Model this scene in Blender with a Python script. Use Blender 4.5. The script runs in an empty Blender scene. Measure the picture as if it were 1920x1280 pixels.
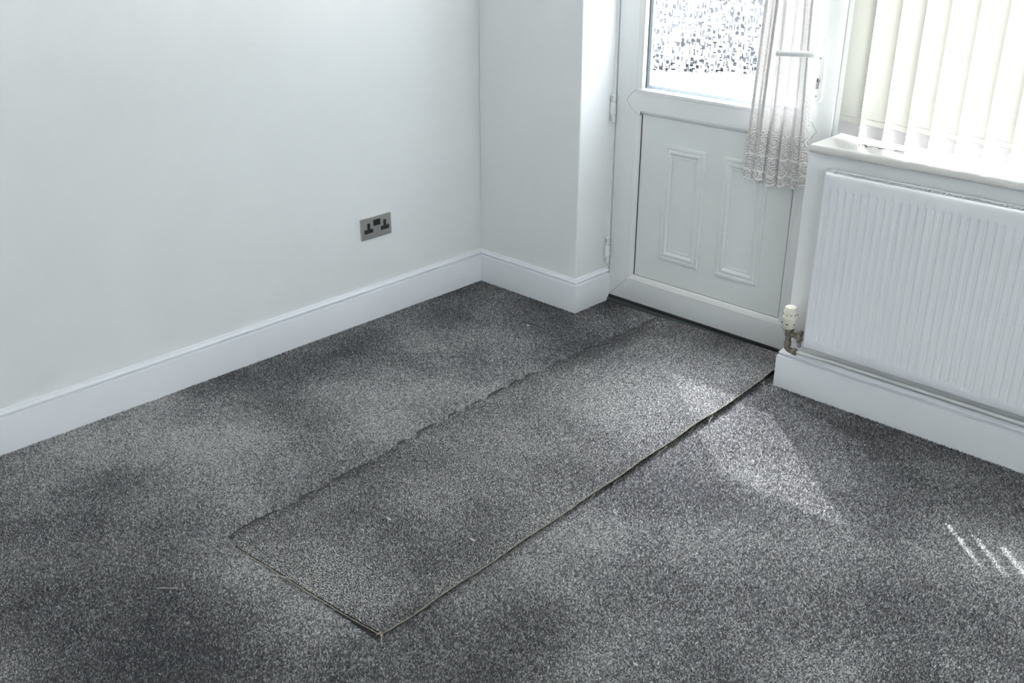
import bpy, bmesh, math, random
import numpy as np
from mathutils import Vector, Matrix

random.seed(7)
rng = np.random.default_rng(11)
S = bpy.context.scene
C = S.collection
PI = math.pi

# ------------------------------------------------------------------ camera
CAM = Vector((2.9759, -2.9344, 1.6))
yaw, pit, rol = 0.76013, -0.42608, 0.0017
F = Vector((-math.sin(yaw) * math.cos(pit), math.cos(yaw) * math.cos(pit), math.sin(pit)))
R0 = Vector((math.cos(yaw), math.sin(yaw), 0))
U0 = R0.cross(F)
R = R0 * math.cos(rol) + U0 * math.sin(rol)
U = U0 * math.cos(rol) - R0 * math.sin(rol)
cd = bpy.data.cameras.new('camera')
cam = bpy.data.objects.new('camera', cd)
C.objects.link(cam)
M4 = Matrix((R, U, -F)).transposed().to_4x4()
M4.translation = CAM
cam.matrix_world = M4
cd.sensor_width = 36
cd.lens = 1912.27 / 1920 * 36
cd.clip_start = 0.05
S.camera = cam

# ------------------------------------------------------------------ light
W = bpy.data.worlds.new('sky')
S.world = W
W.use_nodes = True
bg = W.node_tree.nodes['Background']
bg.inputs[0].default_value = (0.84, 0.94, 1.0, 1)
bg.inputs[1].default_value = 4.0
SUN = Vector((1.09, -1.0, -2.1)).normalized()


def sun(name, strength, angle, col):
    l = bpy.data.lights.new(name, 'SUN')
    l.energy = strength
    l.angle = math.radians(angle)
    l.color = col
    o = bpy.data.objects.new(name, l)
    C.objects.link(o)
    o.rotation_euler = SUN.to_track_quat('-Z', 'Y').to_euler()
    o.location = (-2, 3, 5)


sun('sun', 8.0, 0.6, (1.0, 0.99, 0.975))
sun('sun_soft', 46.0, 38, (0.985, 0.995, 1.0))       # wide second sun added for the soft glow through the door glass
S.view_settings.view_transform = 'Standard'
S.view_settings.look = 'None'
S.view_settings.gamma = 1.0
S.view_settings.use_curve_mapping = False
S.view_settings.exposure = 0.64
S.cycles.use_denoising = True
S.cycles.max_bounces = 14
S.cycles.diffuse_bounces = 8
S.cycles.transmission_bounces = 10
S.cycles.transparent_max_bounces = 24
S.cycles.sample_clamp_indirect = 8.0


# ------------------------------------------------------------------ materials
class NT:
    def __init__(self, name):
        self.m = bpy.data.materials.new(name)
        self.m.use_nodes = True
        self.t = self.m.node_tree
        self.n = self.t.nodes
        self.n.clear()
        self.out = self.n.new('ShaderNodeOutputMaterial')

    def add(self, typ, **kw):
        nd = self.n.new(typ)
        for k, v in kw.items():
            setattr(nd, k, v)
        return nd

    def set(self, sock, v):
        if hasattr(v, 'is_output'):
            self.t.links.new(v, sock)
        elif v is not None:
            sock.default_value = v

    def math(self, op, a, b=None, c=None, clamp=False):
        nd = self.add('ShaderNodeMath', operation=op, use_clamp=clamp)
        for i, v in enumerate((a, b, c)):
            if v is not None:
                self.set(nd.inputs[i], v)
        return nd.outputs[0]

    def vmath(self, op, a, b=None, scale=None):
        nd = self.add('ShaderNodeVectorMath', operation=op)
        self.set(nd.inputs[0], a)
        if b is not None:
            self.set(nd.inputs[1], b)
        if scale is not None:
            nd.inputs['Scale'].default_value = scale
        return nd.outputs['Value'] if op in ('LENGTH', 'DISTANCE', 'DOT_PRODUCT') else nd.outputs[0]

    def noise(self, vec, scale, detail=2, rough=0.5):
        nd = self.add('ShaderNodeTexNoise')
        self.set(nd.inputs['Vector'], vec)
        nd.inputs['Scale'].default_value = scale
        nd.inputs['Detail'].default_value = detail
        nd.inputs['Roughness'].default_value = rough
        return nd.outputs['Fac']

    def ramp(self, fac, stops):
        nd = self.add('ShaderNodeValToRGB')
        self.set(nd.inputs[0], fac)
        el = nd.color_ramp.elements
        while len(el) < len(stops):
            el.new(0.5)
        for e, (p, c) in zip(el, stops):
            e.position = p
            e.color = c if len(c) == 4 else (*c, 1)
        return nd.outputs[0]

    def obj(self):
        return self.add('ShaderNodeTexCoord').outputs['Object']

    def bump(self, h, strength, dist):
        nd = self.add('ShaderNodeBump')
        self.set(nd.inputs['Height'], h)
        nd.inputs['Strength'].default_value = strength
        nd.inputs['Distance'].default_value = dist
        return nd.outputs[0]

    def pbsdf(self, col, rough=0.5, metal=0.0, normal=None, spec=0.5):
        nd = self.add('ShaderNodeBsdfPrincipled')
        self.set(nd.inputs['Base Color'], col if hasattr(col, 'is_output') else (*col, 1))
        self.set(nd.inputs['Roughness'], rough)
        self.set(nd.inputs['Metallic'], metal)
        nd.inputs['Specular IOR Level'].default_value = spec
        if normal is not None:
            self.set(nd.inputs['Normal'], normal)
        return nd.outputs[0]

    def mix(self, fac, a, b):
        nd = self.add('ShaderNodeMixShader')
        self.set(nd.inputs[0], fac)
        self.t.links.new(a, nd.inputs[1])
        self.t.links.new(b, nd.inputs[2])
        return nd.outputs[0]

    def done(self, sh):
        self.t.links.new(sh, self.out.inputs[0])
        return self.m


def simple(name, col, rough=0.5, metal=0.0, var=0.03, vscale=30, bump=0.0, bscale=200, spec=0.5):
    g = NT(name)
    o = g.obj()
    f = g.noise(o, vscale, 3)
    lo = tuple(max(0, c * (1 - var)) for c in col)
    hi = tuple(min(1, c * (1 + var)) for c in col)
    c = g.ramp(f, [(0.3, lo), (0.7, hi)])
    nrm = g.bump(g.noise(o, bscale, 2), bump, 0.002) if bump else None
    return g.done(g.pbsdf(c, rough, metal, nrm, spec))


MAT = {}
MAT['wall'] = simple('wall_paint', (0.775, 0.79, 0.80), 0.75, 0, 0.015, 3, 0.12, 260, 0.3)
MAT['ceiling'] = simple('ceiling_paint', (0.82, 0.82, 0.81), 0.85, 0, 0.01, 3, 0.1, 200, 0.2)
MAT['skirt'] = simple('skirting_gloss', (0.78, 0.80, 0.84), 0.38, 0, 0.015, 5, 0.04, 60)
MAT['upvc'] = simple('white_upvc', (0.77, 0.785, 0.79), 0.32, 0, 0.015, 6, 0.02, 40)
MAT['upvc_panel'] = simple('white_panel_upvc', (0.74, 0.765, 0.765), 0.4, 0, 0.02, 6, 0.05, 120)
MAT['bead'] = simple('aged_bead_upvc', (0.79, 0.775, 0.74), 0.35, 0, 0.03, 12)
MAT['gasket'] = simple('black_gasket', (0.02, 0.02, 0.022), 0.6)
MAT['joint'] = simple('weld_joint', (0.27, 0.25, 0.235), 0.6)
MAT['brownjoint'] = simple('brown_gasket', (0.16, 0.10, 0.06), 0.7)
MAT['spacer'] = simple('glazing_spacer', (0.5, 0.58, 0.66), 0.3, 0.4)
MAT['threshold'] = simple('dark_threshold', (0.13, 0.155, 0.15), 0.3, 0.6)
MAT['radiator'] = simple('radiator_enamel', (0.79, 0.81, 0.85), 0.28, 0, 0.01, 4)
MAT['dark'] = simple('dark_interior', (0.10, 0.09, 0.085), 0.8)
MAT['sill'] = simple('sill_upvc', (0.70, 0.695, 0.675), 0.25, 0, 0.02, 8)
MAT['cream'] = simple('cream_plastic', (0.72, 0.70, 0.60), 0.4, 0, 0.04, 30)
MAT['brass'] = simple('tarnished_brass', (0.27, 0.24, 0.19), 0.38, 0.8, 0.35, 90, 0.2, 160)
MAT['chrome'] = simple('bright_metal', (0.62, 0.63, 0.64), 0.25, 0.9)
MAT['keyhole'] = simple('lock_metal', (0.30, 0.30, 0.31), 0.35, 0.8)
MAT['black'] = simple('black_plastic', (0.018, 0.018, 0.02), 0.45)
MAT['white_plastic'] = simple('white_plastic', (0.80, 0.81, 0.80), 0.3)
MAT['jute'] = simple('jute_backing', (0.34, 0.30, 0.235), 0.9, 0, 0.35, 300, 0.5, 500, 0.1)
MAT['backing'] = simple('runner_backing', (0.055, 0.054, 0.054), 0.9, 0, 0.3, 250, 0.4, 500, 0.1)
MAT['thread'] = simple('pale_thread', (0.62, 0.60, 0.56), 0.8, 0, 0.1, 200)
MAT['weight'] = simple('weight_plastic', (0.66, 0.64, 0.65), 0.5)
MAT['paving'] = simple('pale_paving', (0.62, 0.60, 0.56), 0.9, 0, 0.12, 3, 0.3, 60, 0.2)
MAT['backdrop'] = simple('dark_backdrop', (0.075, 0.079, 0.088), 0.9, 0, 0.5, 8, 0.8, 30, 0.2)

# brushed steel
g = NT('brushed_steel')
mp = g.add('ShaderNodeMapping')
g.set(mp.inputs['Vector'], g.obj())
mp.inputs['Scale'].default_value = (1, 12, 700)
f = g.noise(mp.outputs[0], 3, 3)
MAT['steel'] = g.done(g.pbsdf(g.ramp(f, [(0.3, (0.50, 0.49, 0.465)), (0.7, (0.66, 0.65, 0.62))]),
                              g.math('MULTIPLY_ADD', f, 0.2, 0.32), 1.0))

# carpet pile: yarn colour comes with each tuft
def carpet(name, tint):
    g = NT(name)
    at = g.add('ShaderNodeAttribute', attribute_name='yarn').outputs['Fac']
    t = tint
    c = g.ramp(at, [(0.0, (0.056 * t[0], 0.058 * t[1], 0.064 * t[2])), (0.35, (0.162 * t[0], 0.164 * t[1], 0.173 * t[2])),
                    (0.65, (0.41 * t[0], 0.414 * t[1], 0.426 * t[2])), (1.0, (0.85 * t[0], 0.85 * t[1], 0.85 * t[2]))])
    return g.done(g.pbsdf(c, 0.9, 0, None, 0.15))
MAT['pile'] = carpet('carpet_yarn', (1.0, 1.0, 1.0))
MAT['pile2'] = carpet('runner_yarn', (1.0, 0.998, 0.99))
g = NT('carpet_ground')
o = g.obj()
f = g.noise(o, 320, 2, 0.6)
MAT['carpet_base'] = g.done(g.pbsdf(g.ramp(f, [(0.35, (0.04, 0.04, 0.045)), (0.55, (0.12, 0.12, 0.125)), (0.7, (0.30, 0.30, 0.31))]),
                                    0.95, 0, g.bump(f, 0.8, 0.006), 0.1))

# plain window glass
g = NT('window_glass')
tr = g.add('ShaderNodeBsdfTransparent'); tr.inputs[0].default_value = (0.95, 0.97, 0.97, 1)
gl = g.add('ShaderNodeBsdfGlossy'); gl.inputs['Roughness'].default_value = 0.02
fr = g.add('ShaderNodeFresnel'); fr.inputs[0].default_value = 1.3
MAT['glass'] = g.done(g.mix(g.math('MULTIPLY', fr.outputs[0], 0.8), tr.outputs[0], gl.outputs[0]))

# patterned door glass: frosted ground with little clear squares and dashes
g = NT('patterned_glass')
o = g.obj()
sep = g.add('ShaderNodeSeparateXYZ'); g.set(sep.inputs[0], o)
def squares(scale_x, scale_z, half, keep, off):
    co = g.add('ShaderNodeCombineXYZ')
    g.set(co.inputs[0], g.math('MULTIPLY_ADD', sep.outputs[0], scale_x, off))
    g.set(co.inputs[1], g.math('MULTIPLY_ADD', sep.outputs[2], scale_z, off * 1.7))
    v = g.add('ShaderNodeTexVoronoi', voronoi_dimensions='2D', distance='CHEBYCHEV')
    g.set(v.inputs['Vector'], co.outputs[0])
    v.inputs['Scale'].default_value = 1
    v.inputs['Randomness'].default_value = 0.85
    sc = g.add('ShaderNodeSeparateColor'); g.set(sc.inputs[0], v.outputs['Color'])
    a = g.math('LESS_THAN', v.outputs['Distance'], g.math('MULTIPLY_ADD', sc.outputs[1], half * 0.6, half * 0.6))
    return g.math('MULTIPLY', a, g.math('LESS_THAN', sc.outputs[0], keep))
sq = g.math('MAXIMUM', squares(46, 46, 0.30, 0.5, 3.1), g.math('MAXIMUM', squares(95, 32, 0.27, 0.5, 9.7), squares(36, 90, 0.25, 0.35, 5.3)))
sq = g.math('MAXIMUM', sq, squares(160, 55, 0.27, 0.45, 1.3))
clear = g.add('ShaderNodeBsdfRefraction'); clear.inputs['Color'].default_value = (0.80, 0.82, 0.86, 1); clear.inputs['Roughness'].default_value = 0.0; clear.inputs['IOR'].default_value = 1.01
semi = g.add('ShaderNodeBsdfTransparent'); semi.inputs[0].default_value = (0.97, 0.98, 1.0, 1)
tl = g.add('ShaderNodeBsdfTranslucent'); tl.inputs[0].default_value = (0.27, 0.275, 0.285, 1)
gl = g.add('ShaderNodeBsdfGlossy'); gl.inputs['Roughness'].default_value = 0.15
frost = g.mix(0.40, tl.outputs[0], semi.outputs[0])
body = g.mix(sq, frost, clear.outputs[0])
MAT['pattern_glass'] = g.done(g.mix(0.05, body, gl.outputs[0]))

# vertical blind fabric
g = NT('blind_fabric')
uvn = g.add('ShaderNodeUVMap').outputs[0]
sp = g.add('ShaderNodeSeparateXYZ'); g.set(sp.inputs[0], uvn)
rows = g.math('SINE', g.math('MULTIPLY', sp.outputs[1], 2 * PI / 0.0062))
slub = g.noise(g.vmath('MULTIPLY', uvn, (25, 700, 1)), 1.0, 2)
fac = g.math('MULTIPLY_ADD', g.math('MULTIPLY', rows, slub), 0.16, 0.5)
col = g.ramp(fac, [(0.35, (0.76, 0.75, 0.67)), (0.65, (0.86, 0.855, 0.79))])
df = g.add('ShaderNodeBsdfDiffuse'); g.set(df.inputs[0], g.vmath('SCALE', col, scale=0.40))
tl = g.add('ShaderNodeBsdfTranslucent'); g.set(tl.inputs[0], col)
MAT['blind'] = g.done(g.mix(0.085, df.outputs[0], tl.outputs[0]))

# lace net
g = NT('lace')
uvn = g.add('ShaderNodeUVMap').outputs[0]
sp = g.add('ShaderNodeSeparateXYZ'); g.set(sp.inputs[0], uvn)
def motif(scale, seed, petals):
    p = g.vmath('ADD', g.vmath('SCALE', uvn, scale=scale), (seed, seed * 2, 0))
    v = g.add('ShaderNodeTexVoronoi', voronoi_dimensions='2D')
    g.set(v.inputs['Vector'], p); v.inputs['Scale'].default_value = 1; v.inputs['Randomness'].default_value = 0.7
    d = g.vmath('SUBTRACT', p, v.outputs['Position'])
    s2 = g.add('ShaderNodeSeparateXYZ'); g.set(s2.inputs[0], d)
    th = g.math('ARCTAN2', s2.outputs[1], s2.outputs[0])
    r = v.outputs['Distance']
    flower = g.math('LESS_THAN', r, g.math('MULTIPLY_ADD', g.math('COSINE', g.math('MULTIPLY', th, petals)), 0.09, 0.17))
    hole = g.math('GREATER_THAN', r, 0.06)
    flower = g.math('MULTIPLY', flower, hole)
    spir = g.math('GREATER_THAN', g.math('SINE', g.math('ADD', g.math('MULTIPLY', th, 2), g.math('MULTIPLY', r, 26))), 0.45)
    spir = g.math('MULTIPLY', spir, g.math('GREATER_THAN', r, 0.32))
    return g.math('MAXIMUM', flower, spir)
big = motif(29, 2.3, 5)
small = motif(75, 7.1, 4)
vv = sp.outputs[1]
border = g.math('LESS_THAN', vv, 0.19)
pat = g.math('ADD', g.math('MULTIPLY', border, big), g.math('MULTIPLY', g.math('SUBTRACT', 1.0, border), small))
def band(h, amp, w):
    sc = g.math('MULTIPLY', g.math('ABSOLUTE', g.math('SINE', g.math('MULTIPLY', sp.outputs[0], PI / 0.055))), amp)
    return g.math('LESS_THAN', g.math('ABSOLUTE', g.math('SUBTRACT', vv, g.math('SUBTRACT', h, sc))), w)
bands = g.math('MAXIMUM', band(0.105, 0.006, 0.003), g.math('MAXIMUM', band(0.052, 0.018, 0.004), band(0.012, 0.010, 0.003)))
pat = g.math('MAXIMUM', pat, bands)
net = g.noise(uvn, 900, 1)
alpha = g.math('MAXIMUM', g.math('MULTIPLY', pat, 0.985), g.math('MULTIPLY_ADD', net, 0.10, 0.915))
df = g.add('ShaderNodeBsdfDiffuse'); g.set(df.inputs[0], g.ramp(pat, [(0.0, (0.54, 0.525, 0.52)), (1.0, (0.86, 0.85, 0.84))]))
tl = g.add('ShaderNodeBsdfTranslucent'); g.set(tl.inputs[0], g.ramp(pat, [(0.0, (0.42, 0.405, 0.395)), (1.0, (0.92, 0.90, 0.88))]))
tr = g.add('ShaderNodeBsdfTransparent')
cl = g.mix(0.12, df.outputs[0], tl.outputs[0])
MAT['lace'] = g.done(g.mix(alpha, tr.outputs[0], cl))


# ------------------------------------------------------------------ mesh helpers
def mesh_obj(name, verts, faces, mat, parent=None, smooth=False, loc=None):
    me = bpy.data.meshes.new(name)
    me.from_pydata([tuple(v) for v in verts], [], faces)
    me.update()
    bm = bmesh.new(); bm.from_mesh(me)
    bmesh.ops.recalc_face_normals(bm, faces=bm.faces)
    bm.to_mesh(me); bm.free()
    return link(name, me, mat, parent, smooth, loc)


def link(name, me, mat, parent=None, smooth=False, loc=None):
    if mat is not None:
        me.materials.clear()
        me.materials.append(MAT[mat])
    if smooth:
        me.polygons.foreach_set('use_smooth', [True] * len(me.polygons))
    o = bpy.data.objects.new(name, me)
    C.objects.link(o)
    if parent is not None:
        o.parent = parent
    if loc is not None:
        o.location = loc
    return o


def bm_obj(name, bm, mat, parent=None, smooth=False):
    me = bpy.data.meshes.new(name)
    bmesh.ops.recalc_face_normals(bm, faces=bm.faces)
    bm.to_mesh(me); bm.free()
    return link(name, me, mat, parent, smooth)


def add_box(bm, lo, hi, bev=0.0, seg=2):
    vs = [bm.verts.new((x, y, z)) for x in (lo[0], hi[0]) for y in (lo[1], hi[1]) for z in (lo[2], hi[2])]
    fs = [bm.faces.new([vs[i] for i in q]) for q in
          ((0, 1, 3, 2), (4, 6, 7, 5), (0, 4, 5, 1), (2, 3, 7, 6), (0, 2, 6, 4), (1, 5, 7, 3))]
    if bev:
        es = list({e for f in fs for e in f.edges})
        bmesh.ops.bevel(bm, geom=es, offset=bev, segments=seg, profile=0.6, affect='EDGES')


def box(name, lo, hi, mat, parent=None, bev=0.0, seg=2):
    bm = bmesh.new()
    add_box(bm, lo, hi, bev, seg)
    return bm_obj(name, bm, mat, parent)


def add_lathe(bm, prof, origin, axis='z', n=20, cap=True):
    """prof: list of (radius, height)."""
    rings = []
    for r, h in prof:
        ring = []
        for k in range(n):
            a = 2 * PI * k / n
            if axis == 'z':
                p = (origin[0] + r * math.cos(a), origin[1] + r * math.sin(a), origin[2] + h)
            elif axis == 'x':
                p = (origin[0] + h, origin[1] + r * math.cos(a), origin[2] + r * math.sin(a))
            else:
                p = (origin[0] + r * math.cos(a), origin[1] + h, origin[2] + r * math.sin(a))
            ring.append(bm.verts.new(p))
        rings.append(ring)
    for a, b in zip(rings, rings[1:]):
        for k in range(n):
            bm.faces.new((a[k], a[(k + 1) % n], b[(k + 1) % n], b[k]))
    if cap:
        bm.faces.new(rings[0][::-1]); bm.faces.new(rings[-1])


def lathe(name, prof, origin, mat, parent=None, axis='z', n=20):
    bm = bmesh.new()
    add_lathe(bm, prof, origin, axis, n)
    o = bm_obj(name, bm, mat, parent)
    smooth_by_angle(o)
    return o


def smooth_by_angle(o, ang=35):
    me = o.data
    me.polygons.foreach_set('use_smooth', [True] * len(me.polygons))
    me.set_sharp_from_angle(angle=math.radians(ang))


def add_tube(bm, pts, rad, n=8):
    pts = [Vector(p) for p in pts]
    rings = []
    for i, p in enumerate(pts):
        t = (pts[min(i + 1, len(pts) - 1)] - pts[max(i - 1, 0)]).normalized()
        ref = Vector((0, 0, 1)) if abs(t.z) < 0.9 else Vector((1, 0, 0))
        a = t.cross(ref).normalized(); b = t.cross(a)
        r = rad[i] if isinstance(rad, (list, tuple)) else rad
        rings.append([bm.verts.new(p + a * r * math.cos(2 * PI * k / n) + b * r * math.sin(2 * PI * k / n)) for k in range(n)])
    for a, b in zip(rings, rings[1:]):
        for k in range(n):
            bm.faces.new((a[k], a[(k + 1) % n], b[(k + 1) % n], b[k]))
    bm.faces.new(rings[0][::-1]); bm.faces.new(rings[-1])


def tube(name, pts, rad, mat, parent=None, n=8):
    bm = bmesh.new()
    add_tube(bm, pts, rad, n)
    return bm_obj(name, bm, mat, parent, True)


def prism(name, pts, y0, y1, mat, parent=None, bev=0.0, seg=2):
    """polygon pts (x, z) extruded from y0 (front) to y1; the front rim may be bevelled."""
    bm = bmesh.new()
    a = [bm.verts.new((x, y0, z)) for x, z in pts]
    b = [bm.verts.new((x, y1, z)) for x, z in pts]
    ff = bm.faces.new(a); bm.faces.new(b[::-1])
    n = len(pts)
    for k in range(n):
        bm.faces.new((a[k], a[(k + 1) % n], b[(k + 1) % n], b[k]))
    if bev:
        bmesh.ops.bevel(bm, geom=list(ff.edges), offset=bev, segments=seg, profile=0.6, affect='EDGES')
    return bm_obj(name, bm, mat, parent)


def empty(name, loc=(0, 0, 0), parent=None):
    o = bpy.data.objects.new(name, None)
    o.empty_display_size = 0.05
    C.objects.link(o)
    o.location = loc
    o.parent = parent
    return o


def tag(o, label=None, cat=None, group=None, kind=None):
    if label: o['label'] = label
    if cat: o['category'] = cat
    if group: o['group'] = group
    if kind: o['kind'] = kind
    return o


def struct(o, label=None, cat=None):
    return tag(o, label, cat, None, 'structure')


def boxes(name, lst, mat, parent=None):
    bm = bmesh.new()
    for b in lst:
        add_box(bm, *b)
    return bm_obj(name, bm, mat, parent)


# ------------------------------------------------------------------ room shell
XL, YB = -0.018, 0.018           # left wall and pier faces
XP = 0.521                       # pier end (door reveal)
XW, YW = 1.468, 0.006            # low wall under the window
H = 2.40
XR, YN = 4.3, -4.6               # far right and rear walls
WX1 = 3.45                       # right end of the window
YO = 0.34                        # outside face
fl = struct(mesh_obj('floor', [(XL - .02, YN, -.006), (XR, YN, -.006), (XR, .24, -.006), (XL - .02, .24, -.006)], [(0, 1, 2, 3)], 'carpet_base'),
            'dark grey speckled fitted carpet covering the floor', 'floor')
struct(box('wall_left', (XL - .12, YN - .1, -.05), (XL, YO, H), 'wall'), 'plain white painted wall with the steel socket', 'wall')
bm = bmesh.new()
add_box(bm, (XL, YB, -.05), (XP, YO, H), 0.006, 3)
struct(bm_obj('wall_back', bm, 'wall'), 'white wall pier between the corner and the door', 'wall')
bm = bmesh.new()
add_box(bm, (XW, YW, -.05), (XR + .1, YO, 0.832), 0.004, 3)
add_box(bm, (WX1, YW, 0.832), (XR + .1, YO, H))
add_box(bm, (XP, YW, 2.06), (WX1, YO, H))
struct(bm_obj('wall_window', bm, 'wall'), 'white low wall under the window behind the radiator', 'wall')
SW = (-3.9, -1.7, 0.95, 2.1)     # opening added out of view, lights the left wall (y0, y1, z0, z1)
struct(boxes('wall_right', [((XR, YN, -.05), (XR + .15, SW[0], H)), ((XR, SW[1], -.05), (XR + .15, YW, H)),
                            ((XR, SW[0], -.05), (XR + .15, SW[1], SW[2])), ((XR, SW[0], SW[3]), (XR + .15, SW[1], H))], 'wall'),
       'white side wall out of view with an added opening for fill light', 'wall')
struct(box('wall_rear', (XL, YN - .15, -.05), (XR + .15, YN, H), 'wall'), 'plain white wall behind the viewer', 'wall')
struct(box('ceiling', (XL - .12, YN - .15, H), (XR + .12, YO, H + .1), 'ceiling'), 'plain white ceiling above the room', 'ceiling')


# skirting boards: one moulded section, mitred along a polyline
SK = [(0.0, -.008), (0.018, -.008), (0.018, 0.1105), (0.0172, 0.1130), (0.0150, 0.1142), (0.0065, 0.1146), (0.0055, 0.1185),
      (0.0115, 0.1192), (0.0138, 0.1220), (0.0138, 0.1250), (0.0118, 0.1285), (0.0085, 0.1310), (0.0068, 0.1330), (0.0066, 0.1352), (0.0, 0.1372)]


def skirt_rings(path):
    """path: wall line (x, y); the board stands on the right-hand side of travel."""
    P = [Vector(p) for p in path]
    rings = []
    for i, p in enumerate(P):
        nrm = []
        for a, b in ((i - 1, i), (i, i + 1)):
            if 0 <= a and b < len(P):
                d = (P[b] - P[a]).normalized()
                nrm.append(Vector((d.y, -d.x)))
        if len(nrm) == 2:
            m = (nrm[0] + nrm[1]); m = m / m.dot(nrm[0])
        else:
            m = nrm[0]
        rings.append([(p.x + m.x * t, p.y + m.y * t, z) for t, z in SK])
    return rings


def skirt_obj(name, rings, label):
    n = len(SK)
    verts = [v for r in rings for v in r]
    faces = []
    for i in range(len(rings) - 1):
        for k in range(n):
            faces.append((i * n + k, i * n + (k + 1) % n, (i + 1) * n + (k + 1) % n, (i + 1) * n + k))
    faces.append(tuple(range(n))[::-1]); faces.append(tuple(range((len(rings) - 1) * n, len(rings) * n)))
    o = mesh_obj(name, verts, faces, 'skirt')
    smooth_by_angle(o, 28)
    return struct(o, label, 'skirting board')


rg = skirt_rings([(XL, YN), (XL, YB), (XP, YB), (XP, .215)])
skirt_obj('baseboard_left', rg[:2], 'long white moulded skirting board along the socket wall')
skirt_obj('baseboard_back', rg[1:], 'short white skirting board wrapping the pier beside the door')
skirt_obj('baseboard_right', skirt_rings([(XW, .213), (XW, YW), (XR, YW)]), 'white moulded skirting board under the radiator')

# outdoors
struct(mesh_obj('ground', [(-30, YO, -.12), (30, YO, -.12), (30, 40, -.12), (-30, 40, -.12)], [(0, 1, 2, 3)], 'paving'), 'pale sunlit paving outside the door', 'paving')
struct(mesh_obj('ground_side', [(XR + .15, -40, -.12), (40, -40, -.12), (40, YO, -.12), (XR + .15, YO, -.12)], [(0, 1, 2, 3)], 'paving'), 'paving outside the side wall', 'paving')
bm = bmesh.new()  # added dark mass, gives the flecks seen through the patterned glass
add_box(bm, (-1.15, -.35, 0), (1.15, .35, 1.15), 0.25, 4)
bmesh.ops.subdivide_edges(bm, edges=bm.edges[:], cuts=3, use_grid_fill=True)
for v in bm.verts:
    v.co += Vector((random.uniform(-.05, .05), random.uniform(-.05, .05), random.uniform(-.04, .04)))
hd = bm_obj('outdoor_backdrop', bm, 'backdrop')
hd.location = (-2.7, 6.1, -.12); hd.rotation_euler = (0, 0, 0.57)
tag(hd, 'dark shape added outdoors blurred behind the patterned door glass', 'backdrop')

# ------------------------------------------------------------------ door
YD = 0.215
DX = lambda x: x * .9941 + .01756
DZ = lambda z: z * .9941 + .00944
door = struct(empty('door_1', (DX(.97), YD, 0)), 'white plastic half glazed back door with two moulded panels', 'door')
DL = Vector(door.location)


def rel(o):
    """put a part built in world space under the door without moving it"""
    o.parent = door
    o.location = -DL
    return o


def frame4(names, x0, x1, z0, z1, prof, y0, mat, gap=0.0, sides='lrbt'):
    """four mitred lengths round a rectangle; prof = closed section of (inset, dy)."""
    out = []
    n = len(prof)
    def corner(cx, cz, i):
        return (x0 + i if cx == 0 else x1 - i, z0 + i if cz == 0 else z1 - i)
    for s, nm in zip(sides, names):
        ca, cb, ax = {'l': ((0, 0), (0, 1), 1), 'r': ((1, 0), (1, 1), 1), 'b': ((0, 0), (1, 0), 0), 't': ((0, 1), (1, 1), 0)}[s]
        verts = []
        for cc, sg in ((ca, 1), (cb, -1)):
            for i, dy in prof:
                p = list(corner(*cc, i)); p[ax] += sg * gap
                verts.append((p[0], y0 + dy, p[1]))
        faces = [(k, (k + 1) % n, n + (k + 1) % n, n + k) for k in range(n)]
        faces += [tuple(range(n))[::-1], tuple(range(n, 2 * n))]
        o = mesh_obj(nm, verts, faces, mat)
        smooth_by_angle(o, 25)
        out.append(rel(o))
    return out


sx0, sx1, sz0, sz1 = DX(.521), DX(1.421), DZ(.012), 2.0
# fixed outer frame (mostly behind the wall) with the mullion to the window
for nm, lo, hi in (('frame_jamb', (XP - .03, YD + .035, -.02), (sx0 + .02, YD + .09, 2.06)),
                   ('frame_mullion', (sx1 + .004, YD + .004, 0.80), (DX(1.453), YD + .042, 2.06)),
                   ('frame_jamb', (sx1 - .02, YD + .052, -.02), (sx1 + .06, YD + .09, 0.83)),
                   ('frame_head', (sx0, YD + .03, 2.0), (sx1 + .06, YD + .09, 2.06))):
    rel(box(nm, lo, hi, 'upvc', None, 0.003))
rel(box('frame_stop', (XP - .002, YD - .002, 0.02), (sx0 - .004, YD + .04, 2.0), 'upvc', None, .001))
# sash: stiles and rails with a stepped, bevelled inner edge
w_ = DX(.638) - sx0
SASH = [(0, .05), (0, .004), (.0015, .0008), (.004, 0), (w_ - .024, 0), (w_ - .0235, .0009), (w_ - .0215, .0009), (w_ - .021, 0),
        (w_ - .018, .0005), (w_ - .006, .0065), (w_ - .001, .013), (w_, .016), (w_, .05)]
frame4(('stile', 'stile', 'bottom_rail', 'top_rail'), sx0, sx1, sz0, sz1, SASH, YD, 'upvc', 0.0004)
for sx, dx in ((sx0, 1), (sx1, -1)):
    a = w_ - .024
    rel(prism('mitre_joint', [(sx + dx * .002, sz0 + .0012), (sx + dx * .0036, sz0 + .0012), (sx + dx * a, sz0 + a - .0020), (sx + dx * a, sz0 + a)], YD - .0003, YD + .01, 'joint'))
# the bottom rail's inner bevel is a discoloured bead
xb0, xb1 = DX(.614), DX(1.421) - (DX(.614) - sx0)
frame4(('glazing_bead',), DX(.612), sx1 - (DX(.612) - sx0), DZ(.103), 1.5,
       [(0, .0005), (.004, -.0012), (.0185, .006), (.0205, .012), (.0205, .02), (0, .02)], YD, 'bead', 0, 'b')
px0, px1, pz0, pz1 = DX(.638), sx1 - w_, DZ(.125), DZ(.776)
rel(box('panel_core', (sx0 + .03, YD + .03, sz0 + .02), (sx1 - .03, YD + .048, pz1 + .05), 'upvc_panel'))
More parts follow.
